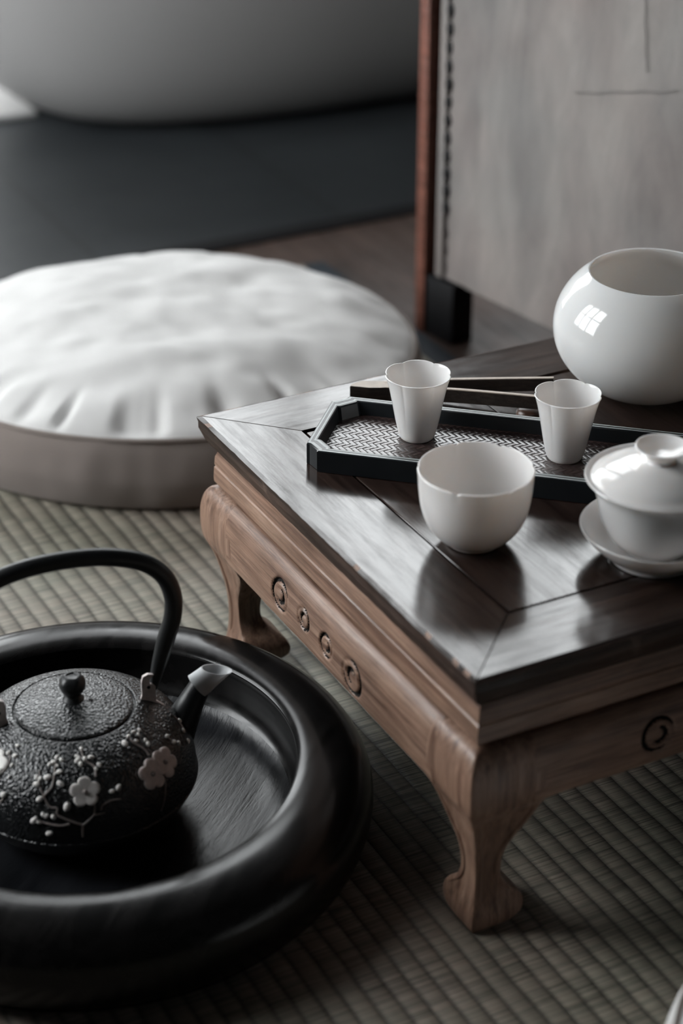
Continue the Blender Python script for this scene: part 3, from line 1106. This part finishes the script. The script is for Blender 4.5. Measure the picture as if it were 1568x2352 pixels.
# ---------------------------------------------------------------- big round basin
bm = bmesh.new()
Rb_, cb_, zc_ = 0.0904, 0.072, 0.0665
prof = [(0.0, 0.001), (0.031, 0.001), (0.0325, 0.0), (0.0345, 0.0003)]
th0 = math.acos(min(1, zc_ / cb_ * 0.985))
for i in range(1, 33):
    t = -1.17 + (0.845 + 1.17) * i / 32
    prof.append((Rb_ * cos(t) ** 0.97, zc_ + cb_ * sin(t)))
prof = [p for p in prof if p[1] >= 0]
r_t, z_t = prof[-1]
prof += [(r_t - 0.0010, z_t + 0.0012), (r_t - 0.0026, z_t + 0.0008)]
for i in range(1, 30):
    t = 0.82 - (0.82 + 1.3) * i / 29
    prof.append(((Rb_ - 0.0035) * cos(t) ** 0.97, zc_ + (cb_ - 0.0035) * sin(t)))
prof.append((0.0, prof[-1][1] - 0.0005))
lathe(bm, prof, 160)
tag(link('waste_water_bowl', bm, M['glaze'], None, loc=(0.2918, 1.7925, TH), auto=60), 'large rounded glossy white bowl with wide mouth at the far right of the table', 'bowl')

# ---------------------------------------------------------------- tongs and their rest
tongs = empty('tea_tongs', RW(0.037, 0.145, TH), 0, 'dark bamboo tea tongs with pale top edges lying behind the tray', 'tongs')
O_ = Vector(RW(0.037, 0.145, 0))


def tl(a, c):
    p = RW(a, c) - O_
    return Vector((p.x, p.y, 0))


near_pts = [tl(0.0470, 0.1600), tl(0.0561, 0.1740), tl(0.0985, 0.2200), tl(0.1640, 0.2755), tl(0.1740, 0.2840)]
far_pts = [tl(0.0390, 0.1660), tl(0.0470, 0.1800), tl(0.0790, 0.2305), tl(0.1375, 0.3090)]
Hh = 0.0140


def arm(pts, th_, side):
    bm = bmesh.new()
    bm2 = bmesh.new()
    pts = [Vector(p) for p in catmull([tuple(p) for p in pts], 8)]
    n = len(pts)
    prev = prev2 = None
    L = sum((b - a).length for a, b in zip(pts[:-1], pts[1:]))
    s = 0
    for i, p in enumerate(pts):
        if i: s += (p - pts[i - 1]).length
        t = (pts[min(i + 1, n - 1)] - pts[max(i - 1, 0)]).normalized()
        nr = Vector((-t.y, t.x, 0))
        z0 = 0.0120 * max(0, (s - 0.01) / 0.120)
        hh = Hh * (1 - 0.12 * s / L)
        q = [p - nr * th_ / 2, p + nr * th_ / 2]
        ring = [bm.verts.new((q[0].x, q[0].y, z0)), bm.verts.new((q[1].x, q[1].y, z0)), bm.verts.new((q[1].x, q[1].y, z0 + hh)), bm.verts.new((q[0].x, q[0].y, z0 + hh))]
        ring2 = [bm2.verts.new((q[0].x, q[0].y, z0 + hh)), bm2.verts.new((q[1].x, q[1].y, z0 + hh)), bm2.verts.new((q[1].x, q[1].y, z0 + hh + 0.0009)), bm2.verts.new((q[0].x, q[0].y, z0 + hh + 0.0009))]
        for B, r, pv in ((bm, ring, prev), (bm2, ring2, prev2)):
            if pv:
                for j in range(4):
                    B.faces.new((pv[j], pv[(j + 1) % 4], r[(j + 1) % 4], r[j]))
            else:
                B.faces.new(r)
        prev, prev2 = ring, ring2
    bm.faces.new(prev); bm2.faces.new(prev2)
    a = link('arm', bm, M['bamboo'], tongs, auto=30)
    tag(link('top_edge', bm2, M['bamboo_edge'], a, auto=30), 'pale bamboo edge')


arm(near_pts, 0.0034, 1)
arm(far_pts, 0.0034, -1)
bm = bmesh.new()
blk = [tl(0.0385, 0.1435), tl(0.0500, 0.1585), tl(0.0600, 0.1765), tl(0.0500, 0.1830), tl(0.0405, 0.1740), tl(0.0325, 0.1600), tl(0.0340, 0.1480)]
prism(bm, [(p.x, p.y) for p in blk], 0.0, Hh + 0.0010, 0.0007, 1)
for f in bm.faces:
    f.normal_update()
bmesh.ops.recalc_face_normals(bm, faces=bm.faces)
for f in bm.faces:
    f.material_index = 1 if f.normal.z > 0.7 else 0
link('joint_block', bm, [M['bamboo'], M['bamboo_edge']], tongs, auto=30)
bm = bmesh.new()
lathe(bm, catmull([(0.0, 0.0), (0.008, 0.0), (0.0118, 0.003), (0.0126, 0.0068), (0.0102, 0.0108), (0.0045, 0.0126), (0.0, 0.0128)], 4), 40)
rp = RW(0.1515, 0.2745, TH)
tag(link('tongs_rest', bm, M['bead'], None, loc=rp), 'small round brown wooden rest under the tea tongs', 'tongs rest')

# ---------------------------------------------------------------- round black wooden tray on the mat
BC = (-0.2165, 1.4335)
bm = bmesh.new()
prof = [(0.0, 0.0), (0.205, 0.0), (0.222, 0.002), (0.2335, 0.010), (0.2400, 0.022), (0.2435, 0.036), (0.2440, 0.048), (0.2415, 0.060), (0.2350, 0.071), (0.2250, 0.0790), (0.2130, 0.0832), (0.2000, 0.0848), (0.1900, 0.0842), (0.1830, 0.0826), (0.1796, 0.0806),
        (0.1782, 0.0786), (0.1784, 0.0755), (0.1795, 0.0700), (0.1805, 0.0600), (0.1795, 0.0480), (0.1740, 0.0370), (0.1640, 0.0290), (0.148, 0.0240), (0.120, 0.0212), (0.080, 0.0202), (0.0, 0.0200)]
lathe(bm, catmull(prof, 5), 200)
for f in bm.faces:
    c = f.calc_center_median()
    if hypot(c.x, c.y) < 0.172 and 0.015 < c.z < 0.05:
        f.material_index = 1
tag(link('round_tray', bm, [M['blackwood'], M['blackwood_floor']], None, loc=(BC[0], BC[1], 0.0), rot=(0, 0, radians(-22)), auto=60), 'round black wooden tray with thick rolled rim on the tatami, holding the kettle', 'tray')

# ---------------------------------------------------------------- cast iron kettle
KC = Vector((-0.227, 1.4426)); KB = 0.0203
kd = radians(18)
ket = empty('iron_teapot', (KC.x, KC.y, KB), 0, 'black cast iron teapot with white plum blossoms inside the round tray', 'teapot')
KP = [(0.066, 0.0203), (0.080, 0.0300), (0.094, 0.0440), (0.101, 0.0555), (0.1026, 0.0586), (0.1030, 0.0600), (0.1022, 0.0612), (0.1020, 0.0660), (0.1005, 0.0780), (0.0955, 0.0940), (0.0850, 0.1095), (0.0700, 0.1205), (0.0580, 0.1262), (0.0525, 0.1282)]
KPs = catmull(KP, 4)


def krad(z):
    tab = sorted([(zz, r) for r, zz in KPs if zz > 0.0590])
    return interp(tab, z)


def kpoint(phi_deg, z, off=0.0):
    """point on the kettle's wall (local to its base) and its normal"""
    z = min(z, 0.1279)
    r = krad(z)
    dr = (krad(z + 0.0006) - krad(z - 0.0006)) / 0.0012
    n2 = Vector((1.0, -dr)).normalized()
    ph = radians(phi_deg)
    nn = Vector((n2.x * cos(ph), n2.x * sin(ph), n2.y))
    return Vector((r * cos(ph), r * sin(ph), z - KB)) + nn * off, nn


bm = bmesh.new()
lathe(bm, [(0.0, 0.0)] + [(r, z - KB) for r, z in KPs] + [(0.0518, 0.1276 - KB), (0.0514, 0.1262 - KB), (0.0, 0.1262 - KB)], 180)
link('body', bm, M['iron'], ket, auto=60)
bm = bmesh.new()
lathe(bm, [(0.0, 0.126 - KB), (0.0500, 0.126 - KB), (0.0502, 0.1285 - KB), (0.0492, 0.1296 - KB)] + [(r, z - KB) for r, z in catmull([(0.046, 0.1304), (0.036, 0.1328), (0.022, 0.1348), (0.010, 0.1357)], 3)] + [(0.0, 0.1359 - KB)], 160)
klid = link('lid', bm, M['iron'], ket, auto=60)
bm = bmesh.new()
lathe(bm, [(r, z - KB) for r, z in catmull([(0.0, 0.1350), (0.0088, 0.1352), (0.0080, 0.1375), (0.0064, 0.1402), (0.0072, 0.1418), (0.0094, 0.1445), (0.0112, 0.1490), (0.0108, 0.1535), (0.0085, 0.1572), (0.0055, 0.1590), (0.0045, 0.1580), (0.0, 0.1575)], 4)], 40,
      lambda r, z, th, i: (r * (1 + (0.05 * sin(5 * th) if z > 0.133 else 0)), z))
link('lid_knob', bm, M['iron_smooth'], klid, auto=60)
bm = bmesh.new()
lathe(bm, [(0.0, 0.0), (0.0020, 0.0), (0.0020, 0.0005), (0.0, 0.0005)], 20)
link('vent_hole', bm, M['gap'], klid, loc=(0.0150, -0.0015, 0.1351 - KB))
# handle in the plane of the spout
dv = Vector((cos(kd), sin(kd), 0))
side_ = Vector((-sin(kd), cos(kd), 0))
half = [(0.0690, 0.132), (0.0715, 0.142), (0.0755, 0.157), (0.0825, 0.180), (0.0890, 0.201), (0.0898, 0.222), (0.0820, 0.243), (0.0640, 0.2585), (0.0350, 0.2680)]
hp = half + [(0.0, 0.2710)] + [(-s, z) for s, z in half[::-1]]
hp = catmull(hp, 6)
n = len(hp)
rad = []
for i in range(n):
    t = min(i, n - 1 - i) / n
    rad.append(0.0030 + 0.0038 * min(1, t / 0.16))
bm = bmesh.new()
tube(bm, [dv * s + Vector((0, 0, z - KB)) for s, z in hp], rad, 16, True, 1.15, up=side_)
link('handle', bm, M['iron_smooth'], ket, auto=60)
for s in (1, -1):
    bm = bmesh.new()
    # bracket: upright plate with a notch and a peg hole
    outline = [(0.0560, 0.1275), (0.0770, 0.1150), (0.0770, 0.1190), (0.0700, 0.1255), (0.0700, 0.1400), (0.0680, 0.1425), (0.0655, 0.1430), (0.0650, 0.1480), (0.0690, 0.1520), (0.0640, 0.1535), (0.0595, 0.1515), (0.0580, 0.1460), (0.0580, 0.1330)]
    lo = [bm.verts.new(dv * s * a + side_ * (-0.0055) + Vector((0, 0, z - KB - 0.003))) for a, z in outline]
    hi = [bm.verts.new(dv * s * a + side_ * (-0.0025) + Vector((0, 0, z - KB - 0.003))) for a, z in outline]
    bm.faces.new(lo); bm.faces.new(hi[::-1])
    m = len(lo)
    for j in range(m):
        bm.faces.new((lo[j], lo[(j + 1) % m], hi[(j + 1) % m], hi[j]))
    lg = link('handle_bracket', bm, M['iron_bracket'], ket, smooth=False)
    bm = bmesh.new()
    ball(bm, dv * s * 0.0640 + side_ * (-0.0054) + Vector((0, 0, 0.1405 - KB - 0.003)), 0.0016, 10, 8)
    link('peg_hole', bm, M['gap'], lg)
# spout
sp = [(0.070, 0.066, 0.0240), (0.082, 0.077, 0.0205), (0.0925, 0.093, 0.0150), (0.1030, 0.1130, 0.0113), (0.1120, 0.1285, 0.0094), (0.1175, 0.1340, 0.0090)]
spc = catmull(sp, 6)
bm = bmesh.new()
tube(bm, [dv * s + Vector((0, 0, z - KB)) for s, z, r in spc], [r for s, z, r in spc], 24, True)
link('spout', bm, M['iron_smooth'], ket, auto=60)
# silicone sleeve over the spout's tip, cut at a slant
bm = bmesh.new()
a0 = dv * 0.1075 + Vector((0, 0, 0.1265 - KB))
axv = (dv * 0.80 + Vector((0, 0, 0.60))).normalized()
u_ = side_
v_ = axv.cross(u_).normalized()
rings = []
for (t, r) in ((0.0, 0.0118), (0.006, 0.0114), (0.016, 0.0108), (0.0265, 0.0104), (0.0262, 0.0094), (0.012, 0.0098), (0.0008, 0.0106)):
    ring = []
    for k in range(32):
        th = 2 * pi * k / 32
        sl = (-0.12 * cos(th) - sin(th) * 0.85) * r * (t / 0.0265) - 0.004 * (t / 0.0265)
        ring.append(bm.verts.new(a0 + axv * (t + sl) + u_ * r * cos(th) + v_ * r * sin(th)))
    rings.append(ring)
for q in range(len(rings)):
    A_, B_ = rings[q], rings[(q + 1) % len(rings)]
    for k in range(32):
        bm.faces.new((A_[k], A_[(k + 1) % 32], B_[(k + 1) % 32], B_[k]))
tag(link('spout_cover', bm, M['silicone'], ket, auto=45), 'translucent silicone spout cover')


# blossoms in relief
def frame_at(phi, z, off=0.0):
    p, nn = kpoint(phi, z, off)
    ex = Vector((-sin(radians(phi)), cos(radians(phi)), 0))
    ey = nn.cross(ex)
    return p, ex, ey, nn


def flower(phi, z, R, rot, mat):
    bm = bmesh.new()
    p, ex, ey, nn = frame_at(phi, z, 0.0004)
    NR, NTH = 10, 80
    ring0 = bm.verts.new(p + nn * 0.0004)
    prev = None
    rows = []
    for i in range(1, NR + 1):
        t = i / NR
        row = []
        for k in range(NTH):
            th = 2 * pi * k / NTH
            pet = abs(cos((th - rot) * 2.5)) ** 0.5
            r = R * t * (0.66 + 0.34 * pet)
            hgt = 0.0004 + 0.0016 * t * (0.55 + 0.45 * pet) + 0.0002 * sin(th * 25) * t
            if t == 1: hgt -= 0.0008
            x, y = r * cos(th), r * sin(th)
            curv = (x * x) / (2 * 0.10) + (y * y) / (2 * 0.12)
            row.append(bm.verts.new(p + ex * x + ey * y + nn * (hgt - curv)))
        rows.append(row)
    rim = []
    for k in range(NTH):
        v = rows[-1][k].co
        d = v - p
        x, y = d.dot(ex), d.dot(ey)
        rim.append(bm.verts.new(p + ex * x * 0.97 + ey * y * 0.97 - nn * (0.002 + (x * x) / 0.2 + (y * y) / 0.24)))
    rows.append(rim)
    for k in range(NTH):
        bm.faces.new((ring0, rows[0][k], rows[0][(k + 1) % NTH]))
    for a, b in zip(rows[:-1], rows[1:]):
        for k in range(NTH):
            bm.faces.new((a[k], b[k], b[(k + 1) % NTH], a[(k + 1) % NTH]))
    fo = link('plum_blossom', bm, mat, ket, auto=60)
    bm = bmesh.new()
    ball(bm, p + nn * 0.0006, R * 0.17, 12, 8)
    link('blossom_center', bm, M['branch'], fo)


flower(-78.7, 0.1035, 0.0128, 0.3, M['blossom'])
flower(-29.5, 0.1020, 0.0135, 0.8, M['blossom_pink'])
flower(-40.2, 0.1005, 0.0135, 0.1, M['blossom_pink'])
flower(-135.5, 0.1105, 0.0135, 0.5, M['blossom'])
flower(-200, 0.1020, 0.0130, 0.5, M['blossom'])
BR = [
    [(-81.0, 0.0784), (-85.9, 0.0821), (-92.6, 0.0876), (-93.0, 0.0929), (-96.7, 0.0938), (-100.2, 0.101), (-102.8, 0.1071), (-105.1, 0.1155)],
    [(-99.9, 0.1015), (-96.2, 0.1076), (-95.7, 0.1139), (-95.9, 0.1181), (-95.3, 0.122)],
    [(-87.2, 0.0801), (-92.3, 0.0788), (-100.3, 0.0808), (-103.2, 0.082)],
    [(-81.0, 0.0784), (-78.1, 0.0822), (-75.5, 0.0866), (-74.6, 0.0936), (-73.7, 0.0982)],
    [(-75.5, 0.086), (-70.2, 0.0861)],
    [(-72.1, 0.0889), (-70.7, 0.0926), (-66.1, 0.0945), (-61.5, 0.0934)],
    [(-71.8, 0.1118), (-71.2, 0.1159), (-72.7, 0.1182), (-76.6, 0.1208), (-78.4, 0.1253)],
    [(-81.2, 0.0785), (-81.6, 0.0679)],
    [(-128.5, 0.1063), (-126.5, 0.1125), (-127.8, 0.1166), (-131.5, 0.1189)],
    [(-36.2, 0.1118), (-36.0, 0.1159), (-39.0, 0.1212), (-38.5, 0.1241)],
    [(-34.6, 0.0925), (-36.0, 0.0854), (-38.9, 0.0757), (-41.4, 0.0684)],
    [(-15.2, 0.1067), (-15.4, 0.1109), (-14.5, 0.113)],
    [(1.0, 0.0992), (6.0, 0.1072), (6.8, 0.1131)],
    [(-123.6, 0.0879), (-121.9, 0.0925), (-122.8, 0.0963)],
]
BUDS = [(-128.7, 0.1229), (-125.6, 0.1188), (-131.3, 0.1186), (-123.7, 0.1141), (-122.0, 0.1077), (-122.2, 0.095), (-92.3, 0.1213), (-99.4, 0.1192), (-97.4, 0.1201), (-95.6, 0.1223), (-92.8, 0.1157), (-95.3, 0.1146), (-99.4, 0.1126), (-91.7, 0.1095), (-105.8, 0.1119), (-103.5, 0.1112), (-104.8, 0.1079), (-102.0, 0.0985), (-88.1, 0.0942), (-99.8, 0.0873), (-98.3, 0.0864), (-94.7, 0.0859), (-103.2, 0.0833), (-101.9, 0.0807), (-104.4, 0.081), (-96.8, 0.0715), (-81.5, 0.0959), (-78.1, 0.1253), (-81.8, 0.1226), (-80.4, 0.1216), (-81.7, 0.1207), (-79.7, 0.1191), (-76.8, 0.1211), (-72.2, 0.1215), (-68.2, 0.1172), (-70.7, 0.1158), (-65.0, 0.1005), (-61.3, 0.1017), (-94.6, 0.1186), (-45.1, 0.1224), (-38.5, 0.1241), (-36.4, 0.1209), (-30.6, 0.1187), (-32.1, 0.1243), (-26.9, 0.1234), (-15.2, 0.1119), (-14.5, 0.1063), (-11.5, 0.1026), (-36.8, 0.0921), (-2.3, 0.0944), (1.3, 0.1017), (6.9, 0.1055), (-31.1, 0.1166), (-30.8, 0.1225)]
for br in BR:
    pts = catmull([tuple(b) for b in br], 5)
    bm = bmesh.new()
    n = len(pts)
    tube(bm, [kpoint(a, z, 0.0003)[0] for a, z in pts], [0.0010 * (1 - 0.4 * i / n) for i in range(n)], 8)
    link('blossom_twig', bm, M['branch'], ket)
big_buds = {(-88.1, 0.0942): 1.5, (-102.0, 0.0985): 1.2, (-45.1, 0.1224): 1.25, (-61.3, 0.1017): 1.2, (-91.7, 0.1095): 1.2, (-96.8, 0.0715): 1.2, (-99.4, 0.1126): 1.25, (-104.4, 0.081): 1.25, (-122.2, 0.095): 1.3, (-104.8, 0.1079): 1.2, (-95.3, 0.1146): 0.5, (-94.6, 0.1186): 0.6, (-78.1, 0.1253): 0.8, (-70.7, 0.1158): 0.7}
for (a, z) in BUDS:
    p, ex, ey, nn = frame_at(a, z, 0.0006)
    r = 0.00215 * big_buds.get((a, z), random.uniform(0.75, 1.05))
    ang = random.uniform(0, pi)
    ux = ex * cos(ang) + ey * sin(ang)
    uy = nn.cross(ux)
    bm = bmesh.new()
    ball(bm, (0, 0, 0), r, 12, 8, (1.25, 0.9, 0.75))
    mt = Matrix((ux, uy, nn)).transposed().to_4x4()
    mt.translation = p
    bmesh.ops.transform(bm, matrix=mt, verts=bm.verts)
    link('blossom_bud', bm, M['bud'], ket)
